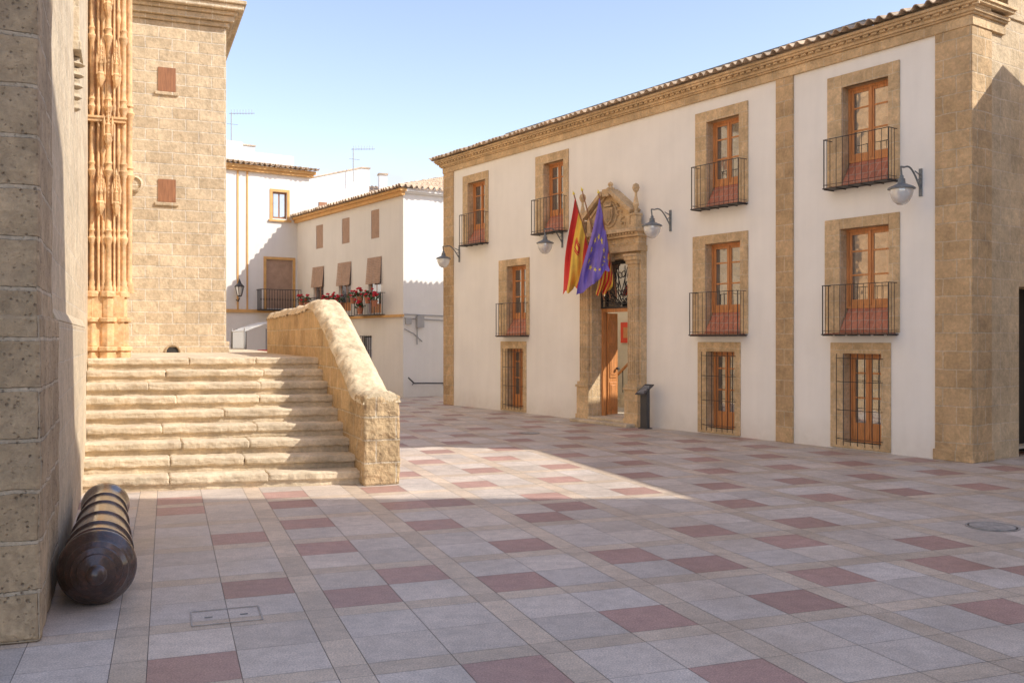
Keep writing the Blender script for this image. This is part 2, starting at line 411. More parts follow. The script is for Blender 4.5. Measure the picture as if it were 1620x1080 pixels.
for v in (.1,):
    a=up_(ua,v);b=up_(ub,v); mb.hexa([a+Vector((0,-.04,-.02)),b+Vector((0,-.04,-.02)),b+Vector((0,.04,-.02)),a+Vector((0,.04,-.02)),a+Vector((0,-.04,.1)),b+Vector((0,-.04,.1)),b+Vector((0,.04,.1)),a+Vector((0,.04,.1))],'lampm')
mb.build("roof_gap_edge",th)  # strip along the edge of the added daylight opening
mb=MB(); mb.box(XL-.20,.2,-.22,.3,6.701,6.708,'tile'); mb.build("eave_board",th)

def windowbuild(w,i):
    x0,x1,z0,z1,f0,f1,zs,kind=w
    zb=z0+(.40 if kind!='G' else 0)
    yw=.15
    mb=MB(); t=.045
    mb.box(x0,x0+t,yw,yw+.07,zb,z1,'wood'); mb.box(x1-t,x1,yw,yw+.07,zb,z1,'wood')
    mb.box(x0+t,x1-t,yw,yw+.07,z1-t,z1,'wood'); mb.box(x0+t,x1-t,yw,yw+.07,zb,zb+t,'wood')
    xm=(x0+x1)/2; st=.05
    H=z1-zb
    for a,b in ((x0+t+.004,xm-.003),(xm+.003,x1-t-.004)):
        mb.box(a,a+st,yw+.012,yw+.055,zb+t,z1-t,'wood'); mb.box(b-st,b,yw+.012,yw+.055,zb+t,z1-t,'wood')
        lo=.3 if kind=='G' else .1
        mb.box(a+st,b-st,yw+.014,yw+.052,zb+t,zb+t+H*lo*.55+.03,'wood')
        mb.box(a+st,b-st,yw+.014,yw+.052,z1-t-.05,z1-t,'wood')
        for fr in ((.42,.72) if kind!='G' else (.5,.78)):
            mb.box(a+st,b-st,yw+.018,yw+.048,zb+H*fr-.014,zb+H*fr+.014,'wood')
    mb.box(xm-.022,xm+.022,yw-.006,yw+.012,zb+t,z1-t,'wood')
    wo=mb.build("window",th,bevel=.004)
    mb=MB(); mb.box(x0+t,x1-t,yw+.03,yw+.036,zb+t,z1-t,'glass'); mb.build("glass",wo)
    mb=MB(); mb.box(x0-.02,x1+.02,.298,.31,z0,z1,'dark'); mb.build("room_dark_sheet",wo)  # near-black sheet behind the panes, the room's shade given as colour
    mb=MB(); pr=-.028
    zl=z0-(.0 if kind!='G' else .1)
    mb.box(f0,x0-.002,pr,.05,zl,zs,'trim'); mb.box(x1+.002,f1,pr,.05,zl,zs,'trim'); mb.box(x0-.002,x1+.002,pr,.05,z1,zs,'trim')
    if kind=='G': mb.box(x0-.002,x1+.002,pr,.12,zl,z0,'trim')
    mb.build("stone_surround",wo,bevel=.008)
    if kind!='G':
        mb=MB()
        mb.hexa([(x0+.004,-.05,z0+.005),(x1-.004,-.05,z0+.005),(x1-.004,.2,z0+.005),(x0+.004,.2,z0+.005),
                 (x0+.03,-.05,z0+.05),(x1-.03,-.05,z0+.05),(x1-.03,.16,zb),(x0+.03,.16,zb)],'terra')
        mb.build("tiled_sill",wo)
for i,w in enumerate(W): windowbuild(w,i)
def bar(mb,x,y,z0,z1,r=.0065,k='iron'): mb.box(x-r,x+r,y-r,y+r,z0,z1,k)
def balcony(xl,xr,zf):
    P=.25; a=sx(xl,P); b=sx(xr,0); mb=MB(); h=.80
    mb.box(a,b,-P,-P+.012,zf+h-.011,zf+h,'iron'); mb.box(a,a+.012,-P,0,zf+h-.011,zf+h,'iron'); mb.box(b-.012,b,-P,0,zf+h-.011,zf+h,'iron')
    for zz in (zf+.05,):
        mb.box(a,b,-P+.004,-P+.011,zz,zz+.007,'iron'); mb.box(a+.004,a+.011,-P,0,zz,zz+.007,'iron'); mb.box(b-.011,b-.004,-P,0,zz,zz+.007,'iron')
    n=int((b-a)/.11)
    for i in range(n+1):
        x=a+.01+(b-a-.02)*i/n; bar(mb,x,-P+.01,zf,zf+h-.01,.0032 if 0<i<n else .007)
    for i in range(1,3):
        for x in (a+.01,b-.01): bar(mb,x,-P+P*i/3,zf,zf+h-.01,.0032)
    o=mb.build("balcony",th)
    mb=MB(); mb.box(a-.01,b+.01,-P-.01,0,zf-.016,zf,'iron'); mb.box(a+.02,b-.02,-P+.03,-.03,zf,zf+.012,'terra')
    for i in range(n//2+1): 
        x=a+.02+(b-a-.04)*i/max(1,n//2); mb.box(x-.008,x+.008,-P,0,zf-.03,zf-.016,'iron')
    mb.build("balcony_floor",o)
for xl,xr in ((726,773),(840,898),(1093,1183),(1302,1421)): balcony(xl,xr,4.27)
for xl,xr in ((784,837),(1090,1182),(1300,1421)): balcony(xl,xr,1.88)
def grille(w):
    x0,x1,z0,z1=w[:4]; mb=MB(); a=x0-.07; b=x1+.03; y=-.10
    n=6
    for i in range(n+1):
        bar(mb,a+(b-a)*i/n,y,z0-.05,z1-.0,.0045)
    for zz in (z0+.05,z0+(z1-z0)*.36,z0+(z1-z0)*.68,z1-.08):
        mb.box(a,b,y-.006,y+.006,zz,zz+.010,'iron')
        for x in (a,b): mb.box(x-.006,x+.006,y,0,zz,zz+.010,'iron')
    mb.build("window_grille",th)
for w in W:
    if w[7]=='G': grille(w)
# portal
por=MB(); a0,a1=-8.9,-6.9
for (c0,c1) in ((a0,PX0-.0),(PX1+.0,a1)):
    por.box(c0+.03,c1-.003,-.16,.05,.02,3.62,'trim')
    por.box(c0,c1-.001,-.25,-.16,.0,.75,'trim'); por.box(c0-.02,c1+.0,-.27,.05,.0,.16,'trim'); por.box(c0-.02,c1,-.275,-.1,.75,.80,'trim')
    cx=(c0+c1)/2
    por.box(cx-.15,cx+.15,-.21,-.16,.86,3.36,'trim')
    for i in range(5):
        xx=cx-.12+.06*i; por.cyl((xx,-.213,.95),(xx,-.213,3.28),.017,.017,'trim',8)
    por.box(cx-.19,cx+.19,-.25,-.1,.80,.87,'trim'); por.box(cx-.18,cx+.18,-.24,-.1,3.34,3.42,'trim'); por.box(cx-.2,cx+.2,-.27,-.1,3.42,3.50,'trim'); por.box(cx-.21,cx+.21,-.29,-.1,3.50,3.55,'trim')
por.box(PX0-.06,PX1+.06,-.13,.05,3.48,3.60,'trim')
por.prism([(-8.02,3.44),(-7.78,3.44),(-7.74,3.64),(-8.06,3.64)],-.3,-.1,'trim')
po1=por.build("portal",th,bevel=.008,smooth=False,label="carved sandstone doorway with fluted pilasters")
ent=MB()
ent.box(a0-.02,a1+.02,-.27,.05,3.60,3.72,'trim'); ent.box(a0+.01,a1-.01,-.22,.05,3.72,3.90,'trim')
for i in range(9):
    xx=a0+.14+i*.215; ent.lathe([(.0,0),(.05,.0),(.035,.02),(.0,.03)],(xx,-.22,3.81),(0,-1,0),'trim',8)
ent.box(a0-.05,a1+.05,-.30,.05,3.90,3.95,'trim')
x=a0
while x<a1-.04: ent.box(x,x+.05,-.34,-.30,3.95,3.99,'trim'); x+=.09
ent.box(a0-.04,a1+.04,-.30,.05,3.95,3.99,'trim'); ent.box(a0-.09,a1+.09,-.39,.05,3.99,4.07,'trim')
ent.build("entablature",po1,bevel=.008)
ped=MB(); cx=-7.9; bw=.70; zb=4.07; za=4.98; zs_=4.42
ped.prism([(cx-bw,zb),(cx+bw,zb),(cx+bw,zs_),(cx,za-.06),(cx-bw,zs_)],-.14,.05,'trim')
def rake(x0,z0,x1,z1,t,y0,y1):
    d=Vector((x1-x0,z1-z0)).normalized(); nn=Vector((-d.y,d.x)); 
    if nn.y<0: nn=-nn
    ped.prism([(x0,z0),(x1,z1),(x1+nn.x*t,z1+nn.y*t),(x0+nn.x*t,z0+nn.y*t)],y0,y1,'trim')
for sg in (-1,1):
    rake(cx+sg*(bw+.07),zs_-.02,cx+sg*.11,za-.10,.085,-.28,.05)
    rake(cx+sg*(bw-.04),zs_-.05,cx+sg*.11,za-.17,.05,-.19,-.14)
    ped.box(cx+sg*(bw-.06)-.06,cx+sg*(bw-.06)+.06,-.2,-.14,zb,zs_-.03,'trim')
ped.box(cx-.11,cx+.11,-.27,.05,za-.16,za+.0,'trim')
ped.lathe([(.08,0),(.09,.03),(.05,.05),(.035,.07),(.06,.10),(.05,.14),(0,.17)],(cx,-.12,za),(0,0,1),'trim',12)
for sgn in (-1,1):
    xx=cx+sgn*(bw+.17)
    ped.box(xx-.11,xx+.11,-.29,-.07,zb,zb+.08,'trim'); ped.box(xx-.08,xx+.08,-.26,-.10,zb+.08,zb+.26,'trim'); ped.box(xx-.10,xx+.10,-.28,-.08,zb+.26,zb+.31,'trim')
    k=.85
    ped.lathe([(r*k,h*k) for r,h in [(.06,0),(.04,.04),(.035,.1),(.075,.2),(.05,.34),(.03,.42),(.03,.5),(.065,.54),(.09,.61),(.07,.69),(0,.73)]],(xx,-.18,zb+.31),(0,0,1),'trim',14)
ped.build("pediment",po1,bevel=.006)
cr=MB()
sh=[(-.15,.18),(.15,.18),(.15,-.02),(.10,-.13),(0,-.2),(-.10,-.13),(-.15,-.02)]
cz=4.42
cr.prism([(cx+a*.95,cz+b*.95) for a,b in sh],-.20,-.13,'trim')
cr.prism([(cx+a*.72,cz+b*.72) for a,b in sh],-.215,-.20,'quoin')
for q in (-.05,0,.05): cr.box(cx+q-.012,cx+q+.012,-.225,-.215,cz-.08,cz+.1,'trim')
cr.box(cx-.11,cx+.11,-.22,-.13,cz+.19,cz+.23,'trim')
for q in (-.09,-.045,0,.045,.09): cr.lathe([(.02,0),(.012,.04),(.022,.06),(0,.085)],(cx+q,-.18,cz+.23),(0,0,1),'trim',8)
for sg in (-1,1):
    for (ox,oz,r0,st) in ((.30,.02,.10,0),(.42,-.16,.10,1),(.28,.20,.06,2),(.54,-.22,.06,1)):
        pts=[]
        for i in range(16):
            t=i/15*4.6+st; r=r0*(1-i/19); pts.append((cx+sg*(ox+math.cos(t)*r),-.155,cz+oz+math.sin(t)*r))
        cr.tube(pts,.02,'trim',6)
ring=[(cx+math.cos(t/24*2*math.pi)*.235,-.15,cz+.02+math.sin(t/24*2*math.pi)*.26) for t in range(25)]
cr.tube(ring,.022,'trim',6)
cr.build("coat_of_arms",po1,smooth=True,label="carved stone coat of arms with crown and scrolls")
dr=MB()
dr.box(PX0,PX1,.12,.2,2.38,2.46,'door'); dr.box(PX0,PX0+.05,.12,.22,.12,2.38,'door'); dr.box(PX1-.04,PX1,.12,.22,.12,2.38,'door')
dr.box(PX0+.03,PX0+.08,.24,.52,.14,2.36,'door')
for (z0,z1) in ((.25,.85),(.95,1.55),(1.65,2.25)):
    dr.box(PX0+.08,PX0+.095,.28,.48,z0,z1,'door'); dr.box(PX0+.095,PX0+.105,.31,.45,z0+.06,z1-.06,'wood')
do=dr.build("door",th,bevel=.006,label="open panelled wooden door leaf")
kb=MB(); kb.lathe([(.02,0),(.02,.03),(.035,.05),(.03,.08),(0,.09)],(PX0+.10,.46,1.15),(1,0,0),'iron',10); kb.build("handle",do,smooth=True)
tr=MB()
tcx=(PX0+PX1)/2
tr.box(PX0,PX1,.1,.13,2.46,2.50,'iron'); tr.box(PX0,PX1,.1,.13,3.42,3.48,'iron'); tr.box(PX0,PX0+.04,.1,.13,2.5,3.42,'iron'); tr.box(PX1-.04,PX1,.1,.13,2.5,3.42,'iron')
for i in range(-4,5):
    t=math.radians(90+i*19); L=.88 if abs(i)<3 else .6
    e=(tcx+math.cos(t)*min(L,.55/max(.01,abs(math.cos(t)))),.11,2.5+math.sin(t)*L)
    tr.tube([(tcx,.11,2.5),e],.011,'iron',6)
for sg in (-1,1):
    for (ox,oz,r0,st) in ((.2,.28,.11,0),(.38,.62,.12,2),(.16,.66,.09,1),(.42,.22,.09,3),(.3,.45,.08,2)):
        pts=[(tcx+sg*(ox+math.cos(i/14*5+st)*r0*(1-i/18)),.11,2.5+oz+math.sin(i/14*5+st)*r0*(1-i/18)) for i in range(15)]
        tr.tube(pts,.011,'iron',5)
to=tr.build("transom_grille",th,label="wrought iron fan grille over the door")
mb=MB(); mb.box(PX0+.02,PX1-.02,.2,.206,2.48,3.46,'glass'); mb.build("transom_glass",to)
# entrance hall under a roof opening added to let daylight in
ha=MB(); hx0,hx1,hy0,hy1=-12.6,-6.2,.32,3.4
ha.poly([(hx0,hy1,.1),(hx1,hy1,.1),(hx1,hy1,3.4),(hx0,hy1,3.4)],'hall')
ha.poly([(hx0,hy0,.1),(hx0,hy1,.1),(hx0,hy1,3.4),(hx0,hy0,3.4)],'hall')
ha.poly([(hx0,hy0-.3,.119),(0,hy0-.3,.119),(0,8,.119),(hx0,8,.119)],'hall')
ha.poly([(XL+.2,.33,3.6),(-.3,.33,3.6),(-.3,.33,ZT),(XL+.2,.33,ZT)],'int')
ha.box(hx0,hx1,.34,1.5,2.75,2.85,'hall')
for i in range(8):
    ha.box(-10.5+i*.22,-8.0,2.2,3.39,.12+i*.16,.28+i*.16,'step')
ha.build("entrance_hall",th)
mb=MB(); bx,bz=TH.px(991,526,-3.35); mb.box(bx-.22,bx+.26,3.34,3.38,bz-.27,bz+.27,'red'); mb.box(bx-.1,bx+.1,3.33,3.34,bz-.14,bz+.14,'door'); mb.build("red_notice_board",th)
mb=MB(); mb.tube([(-10.6,2.15,.72),(-10.2,2.15,.98),(-9.3,2.15,1.62)],.035,'door',8)
for i in range(7): mb.cyl((-10.5+i*.2,2.15,.2+i*.145),(-10.5+i*.2,2.15,.78+i*.142),.013,.013,'iron',6)
mb.build("stair_handrail",th)
mb=MB(); mb.box(PX0-.35,PX1+.35,-.5,.0,0,.065,'step'); mb.box(PX0,PX1,-.28,.3,.065,.121,'step'); mb.build("threshold_step",th,bevel=.012)

# ------------------------------------------------------------ wall lamps
def wall_lamp(frame,x,y,P=.5,sc=1.0):
    lx,lz=frame.px(x,y,0)
    base=frame.mat@Matrix.Translation((lx,0,lz))
    e=thing("wall_lamp","grey bell-shaped lantern on a curved bracket on the wall","lamp",base,"wall lamps along the facade")
    mb=MB()
    mb.box(-.025,.025,-.02,0,-.2,.22,'lampm')
    pts=[(0,-.02,-.08)]
    for i in range(13):
        t=i/12
        pts.append((0,-.02-P*t,-.08+.30*math.sin(min(1,t*1.25)*math.pi*.62)))
    pts.append((0,-P,.06))
    mb.tube(pts,.014*sc,'lampm',8)
    mb.tube([(0,-.02,.12),(0,-.16,.17)],.01,'lampm',6)
    mb.tube([(0,-.02-.06*math.sin(i/10*5),.02+.05*math.cos(i/10*5)) for i in range(11)],.007,'lampm',5)
    mb.build("bracket",e,smooth=True)
    mb=MB(); mb.lathe([(.015,.08),(.03,.06),(.03,.03),(.05,.02),(.055,-.03),(.06,-.05),(.11,-.075),(.17,-.10),(.20,-.12),(.20,-.135),(.17,-.135)],(0,-P,0),(0,0,1),'lampm',20); mb.build("lamp_shade",e,smooth=True)
    mb=MB(); mb.lathe([(.165,-.136),(.168,-.18),(.15,-.25),(.11,-.32),(.06,-.36),(.0,-.375)],(0,-P,0),(0,0,1),'globe',20); mb.build("lamp_globe",e,smooth=True)
wall_lamp(TH,1457,290); wall_lamp(TH,1061,350); wall_lamp(TH,890,378); wall_lamp(TH,727,403)

# ------------------------------------------------------------ flags
def P3(x,y,p):
    a,b=TH.px(x,y,p); return Vector((a,-p,b))
def flag(label,pole,A,B,C,D,painter,kind):
    root=thing("flag",label,"flag",TH.mat,"flags over the town hall door")
    mb=MB(); mb.cyl(pole[0],pole[1],.016,.013,'shut',8); mb.lathe([(.02,0),(.03,.02),(.012,.05),(0,.09)],pole[1],(pole[1]-pole[0]),'gold',8); mb.build("flagpole",root,smooth=True)
    nor=((B-A).cross(C-A)).normalized()
    if nor.y>0: nor=-nor
    ph={'eu':0,'es':1.7,'va':3}[kind]
    def S(u,v,off=0):
        p=(A.lerp(B,v)).lerp(C.lerp(D,v),u)
        w=(.25+.75*u)
        p=p+nor*(w*(.09*math.sin(v*11+u*2.6+ph)+.045*math.sin(v*23-u*4+1+ph)))+Vector((.05*math.sin(u*6+v*3+ph),0,0))*w
        p.z-=.05*math.sin(u*math.pi)*v + .08*abs(math.sin(v*7+ph))*u
        return p+nor*off
    NU,NV=44,44; mb=MB()
    for i in range(NU+1):
        for j in range(NV+1): mb.v.append(tuple(S(i/NU,j/NV)))
    for i in range(NU):
        for j in range(NV):
            a=i*(NV+1)+j; mb.f.append((a,a+1,a+NV+2,a+NV+1)); mb.m.append(mb.mi(painter((i+.5)/NU,(j+.5)/NV)))
    mb.build("flag_cloth",root,smooth=True)
    mb=MB()
    if kind=='eu':
        for off in (.006,-.006):
            for k in range(12):
                t=k/12*2*math.pi; cu=.48+.25*math.cos(t); cv=.5+.33*math.sin(t)
                pts=[]
                for q in range(10):
                    r=(.068 if q%2==0 else .028); aa=q/10*2*math.pi+.3
                    pts.append(S(cu+r/1.4*math.cos(aa),cv+r*math.sin(aa),off))
                c=S(cu,cv,off)
                for q in range(10): mb.poly([c,pts[q],pts[(q+1)%10]],'gold')
        mb.build("gold_stars",root)
    elif kind=='es':
        for off in (.006,):
            for (u0,u1,v0,v1,kk) in ((.28,.40,.36,.62,'flagred'),(.31,.37,.42,.56,'gold'),(.25,.27,.38,.6,'flagred'),(.41,.43,.38,.6,'flagred')):
                o2=off*(1.8 if kk=='gold' else 1)
                N=6
                for a in range(N):
                    for b in range(N):
                        q=[(u0+(u1-u0)*(a+da)/N,v0+(v1-v0)*(b+db)/N) for da,db in ((0,0),(1,0),(1,1),(0,1))]
                        mb.poly([S(x,y,o2) for x,y in q],kk)
        mb.build("flag_emblem",root)
b0=P3(976,470,.12); b1=P3(966,472,.12); b2=P3(956,474,.12)
t1=P3(947,306,.85); t2=P3(921,302,.85); t0=P3(908,308,.95)
bb=lambda pa,pb,t: pa.lerp(pb,t)
flag("red and yellow Spanish flag hanging from a pole over the door",(b2,t0),bb(b2,t0,.97),bb(b2,t0,.50),P3(886,462,.75),P3(921,448,.65),lambda u,v:'flagred' if (v<.25 or v>.75) else 'flagyel','es')
flag("yellow flag with red stripes hanging behind the blue flag",(b1,t2),bb(b0,t1,.62),bb(b0,t1,.2),P3(941,462,.45),P3(966,458,.3),lambda u,v:'flagred' if int(v*9)%2==1 else 'flagyel','va')
flag("blue European flag with twelve gold stars on a slanted pole",(b0,t1),bb(b0,t1,.96),bb(b0,t1,.40),P3(912,466,.85),P3(961,424,.6),lambda u,v:'flagblue','eu')

# ------------------------------------------------------------ lectern
lq=TH.px(1021,600,.3)[0]
le=thing("information_lectern","dark metal information lectern standing beside the doorway","sign",TH.mat@Matrix.Translation((lq,-.3,0)))
mb=MB(); mb.hexa([(-.10,-.05,.02),(.10,-.05,.02),(.10,.03,.02),(-.10,.03,.02),(-.10,-.05,.72),(.10,-.05,.72),(.10,.03,.80),(-.10,.03,.80)],'sign'); mb.box(-.12,.12,-.09,.07,0,.02,'sign'); mb.build("pedestal",le,bevel=.006)
mb=MB(); mb.hexa([(-.13,-.16,.68),(.13,-.16,.68),(.13,.12,.87),(-.13,.12,.87),(-.13,-.165,.70),(.13,-.165,.70),(.13,.115,.89),(-.13,.115,.89)],'sign'); mb.build("sign_plate",le,bevel=.004)
mb=MB()
for i in range(6): 
    yy=-.13+i*.035; zz=.703+(yy+.165)*.6786
    mb.poly([(-.10,yy,zz),(.06 if i%2 else .09,yy,zz),(.06 if i%2 else .09,yy+.012,zz+.0082),(-.10,yy+.012,zz+.0082)],'signw')
mb.build("printed_lines",le)

# ------------------------------------------------------------ CHURCH
CH=Frame(-2.80,5.64,math.atan2(.9263,-.3767))
ch=thing("church","old sandstone church wall with buttress, portal carving and tower","church",CH.mat)
mb=MB(); mb.box(.015,1.1,.015,2.2,1.9,7.5,'pier'); mb.build("buttress",ch,bevel=.03,sub=6,disp=.03,dscale=.3)
mb=MB(); mb.box(.04,1.1,.035,4,7.45,14,'pier'); mb.build("upper_buttress",ch,bevel=.02)
mb=MB(); mb.box(1.1,30,.06,5,0,14,'wall'); mb.build("nave_wall",ch)
mb=MB()
mb.box(0,1.6,0,2.2,0,1.95,'pier')
mb.build("buttress_base",ch,bevel=.03,sub=6,disp=.03,dscale=.25)
mb=MB()
mb.box(1.55,6.9,0.004,.3,0,1.94,'wall')
mb.hexa([(1.55,0.004,1.94),(6.9,0.004,1.94),(6.9,.3,1.94),(1.55,.3,1.94),(1.55,.055,2.04),(6.9,.055,2.04),(6.9,.3,2.04),(1.55,.3,2.04)],'wall')
mb.build("plinth",ch,bevel=.015)
tx0,tx1,ty0,ty1=14.52,20.0,-2.42,1.2; TZ=8.35
mb=MB(); mb.box(tx0,tx1,ty0,ty1,0,TZ,'tower')
mb.box(tx0-.06,tx1+.06,ty0-.06,ty1,1.3,1.75,'tower')
mb.build("bell_tower",ch,bevel=.02)
mb=MB()
for (z0,z1,e) in ((TZ,TZ+.10,.06),(TZ+.10,TZ+.22,.15),(TZ+.22,TZ+.30,.22),(TZ+.30,TZ+.42,.33),(TZ+.42,TZ+.5,.38)):
    mb.box(tx0-e,tx1+e,ty0-e,ty1,z0,z1,'tower')
mb.build("tower_cornice",ch,bevel=.02)
mb=MB(); mb.box(tx0+.15,tx1,ty0+.15,ty1,TZ+.5,14,'tower'); mb.build("upper_tower",ch,bevel=.02)
for (yt,yb) in ((106,147),(283,321)):
    y0,z1=CH.pxs(250,yt,tx0); y1,z0=CH.pxs(278,yb,tx0)
    ya,yb_=min(y0,y1),max(y0,y1)
    mb=MB(); mb.box(tx0-.012,tx0+.05,ya,yb_,z0,z1,'shut')
    for i in range(5):
        q=ya+(yb_-ya)*(i+.5)/5; mb.box(tx0-.018,tx0-.012,q-.035,q+.035,z0+.01,z1-.01,'shut')
    so_=mb.build("shutter",ch)
    mb=MB(); mb.box(tx0-.045,tx0+.05,ya-.06,yb_+.06,z0-.07,z0-.002,'tower')
    mb.build("stone_sill",so_,bevel=.01)
y0,z0=CH.pxs(273,556,tx0-.06)
mb=MB(); pts=[(math.cos(t/12*math.pi)*.14,math.sin(t/12*math.pi)*.14) for t in range(13)]
for a,b in zip(pts[:-1],pts[1:]): mb.cyl((tx0-.075,y0+a[0],1.53+a[1]),(tx0-.075,y0+b[0],1.53+b[1]),.022,.022,'pier',6)
mb.box(tx0-.065,tx0-.055,y0-.12,y0+.12,1.52,1.63,'dark'); mb.build("arched_vent",ch)
def shaft(mb,x,y,r,z0,z1,rings):
    prof=[(r*1.7,0),(r*1.7,.06),(r*1.25,.10),(r*1.4,.14),(r,.18)]
    H=z1-z0
    for q in rings:
        h=q-z0; prof+=[(r,h-.10),(r*1.5,h-.05),(r*1.8,h),(r*1.3,h+.03),(r*1.1,h+.08),(r*1.5,h+.11),(r,h+.15)]
    prof+=[(r,H)]
    mb.lathe(prof,(x,y,z0),(0,0,1),'carve',12)
mb=MB()
mb.box(9.18,10.7,-.34,.1,1.2,10,'carve'); mb.box(9.5,10.7,-.47,-.34,1.2,10,'carve')
mb.build("portal_jamb",ch,bevel=.02)
mb=MB()
rg=random.Random(4)
ZB=2.5
for i,(y,r) in enumerate(((.0,.036),(-.085,.016),(-.15,.026),(-.225,.042),(-.30,.016),(-.36,.024),(-.43,.038))):
    rings=[[3.3,4.3,5.25,6.3,7.2],[3.3,5.25],[3.3,4.6,5.7,6.6],[3.3,4.3,5.25,6.3,7.2],[3.3,5.25],[3.3,4.6,5.7,6.6],[3.3,4.3,5.25,6.3,7.2]][i]
    shaft(mb,9.08-(.04 if r<.02 else 0)+abs(y+.22)*.15,y,r,ZB,8.4,rings)
shaft(mb,9.42,-.51,.045,ZB,8.4,[4.3,5.25])
for (bz,yy) in ((3.75,-.12),(3.75,-.33),(5.65,-.33),(5.65,-.12),(4.75,-.22),(6.7,-.22)):
    # niche canopy with a tall crocketed pinnacle
    mb.lathe([(.0,-.14),(.04,-.05),(.06,0),(.052,.03),(.064,.06),(.05,.09),(.03,.10)],(8.99,yy,bz),(0,0,1),'carve',6)
    mb.lathe([(.04,.1),(.032,.2),(.045,.22),(.022,.26),(.014,.46),(.028,.48),(.0,.60)],(8.99,yy,bz),(0,0,1),'carve',6)
    for dy in (-.055,.055): mb.lathe([(.013,0),(.013,.17),(.022,.19),(0,.32)],(8.97,yy+dy,bz+.05),(0,0,1),'carve',6)
    for h in (.28,.34,.40): 
        for dy in (-.02,.02): mb.lathe([(0,-.012),(.013,0),(0,.014)],(8.98,yy+dy,bz+h),(0,dy*20,1),'carve',6)
mb.box(9.02,9.2,-.46,.06,5.02,5.07,'carve'); mb.box(9.0,9.2,-.48,.08,5.07,5.10,'carve')
mb.build("carved_colonnettes",ch,smooth=True,disp=.006,dscale=.05,label="slender gothic shafts with rings, canopies and pinnacles")
mb=MB()
for (z0,z1,e) in ((.95,1.30,.10),(1.30,1.37,.075),(1.37,1.62,.05),(1.62,1.69,.08),(1.69,2.05,.02),(2.05,2.12,.055),(2.12,2.42,.0),(2.42,2.51,.035)):
    for (xc,yc,r) in ((9.06,-.0,.075),(9.04,-.21,.09),(9.10,-.40,.085)):
        mb.lathe([(r+e,0),(r+e,z1-z0-.015),(r+e-.015,z1-z0)],(xc+.03,yc,z0),(0,0,1),'carve',8)
mb.box(9.02,10.7,-.44,.1,.9,2.45,'carve')
mb.build("portal_pedestal",ch,bevel=.012,sub=2,disp=.015,dscale=.1)
mb=MB()
for i in range(5): mb.lathe([(.03,0),(.07+.012*i,.03),(.05,.07),(.06,.11)],(5.2,.06,4.3+i*.12),(0,0,1),'wall',8)
mb.box(4.9,5.6,-.02,.1,4.9,5.0,'wall'); mb.box(5.0,5.5,.0,.1,5.0,7,'wall'); mb.build("carved_corbel",ch,smooth=False,bevel=.01)
mb=MB(); mb.lathe([(.16,0),(.17,.03),(.13,.06),(.12,.02)],(14.47,-.62,4.95),(-1,0,0),'tower',18); mb.lathe([(.115,.0),(.11,.01)],(14.48,-.62,4.95),(-1,0,0),'dark',18); mb.build("round_oculus",ch,smooth=True)

# ------------------------------------------------------------ STAIRS
st=thing("stone_staircase","broad worn sandstone steps climbing to the church terrace","stairs",CH.mat)
NS=9; RH=1.52/NS; TR=.356; YR=-3.166; SK=.55
def rx(k,y): return 5.30+TR*(k-1)+SK*(y-YR)/3.166
rs=random.Random(11)
for k in range(1,NS+1):
    mb=MB(); yend=.06
    def slab(ya,yb_,z0,z1,o,dep):
        mb.hexa([(rx(k,ya)+o,ya,z0),(rx(k,ya)+dep,ya,z0),(rx(k,yb_)+dep,yb_,z0),(rx(k,yb_)+o,yb_,z0),
                 (rx(k,ya)+o,ya,z1),(rx(k,ya)+dep,ya,z1),(rx(k,yb_)+dep,yb_,z1),(rx(k,yb_)+o,yb_,z1)],'step')
    slab(YR-.02,yend,(k-1)*RH-.02,k*RH-.06,.04,TR+.1)
    yy=YR-.02
    while yy<yend-.01:
        ln=rs.uniform(.8,1.5); y2=min(yend,yy+ln)
        if yend-y2<.5: y2=yend
        dep=TR+.12 if k<NS else .6
        slab(yy+.001,y2-.001,k*RH-.10,k*RH+rs.uniform(-.006,.004),rs.uniform(-.012,.012),dep)
        yy=y2
    mb.build("step",st,bevel=.022,sub=4,disp=.030,dscale=.09)
te=thing("church_terrace","raised stone terrace between the stair top and the tower","terrace",CH.mat)
mb=MB()
mb.hexa([(8.7,YR-.3,0),(24,YR-.3,0),(24,.1,0),(9.6,.1,0),(8.7,YR-.3,1.518),(24,YR-.3,1.518),(24,.1,1.518),(9.6,.1,1.518)],'step')
mb.build("terrace_slab",te)
pp=thing("stair_parapet","ochre sandstone parapet with rounded cap rising beside the steps","wall",CH.mat)
yi,yo=YR,YR-.44
def profile(x):
    pts=[(5.14,1.13),(5.72,1.17),(6.0,1.32),(8.0,2.20),(8.5,2.38),(8.9,2.42),(9.6,2.36),(13.9,2.33)]
    for (a,za),(b,zb_) in zip(pts[:-1],pts[1:]):
        if a<=x<=b: return za+(zb_-za)*(x-a)/(b-a)
    return pts[-1][1]
mb=MB(); N=60; x0,x1=5.16,13.8
def sect(x):
    h=profile(x)-.10
    return [(x,yi,0),(x,yi,h),(x,yo,h),(x,yo,0)]
for i in range(N):
    a=x0+(x1-x0)*i/N; b=x0+(x1-x0)*(i+1)/N; A=sect(a); B=sect(b)
    mb.poly([A[0],A[1],B[1],B[0]],'para'); mb.poly([A[1],A[2],B[2],B[1]],'para'); mb.poly([A[2],A[3],B[3],B[2]],'para')
mb.poly(list(reversed(sect(x0))),'para'); mb.poly(sect(x1),'para')
mb.build("parapet_wall",pp)
mb=MB(); N=220; nr=17
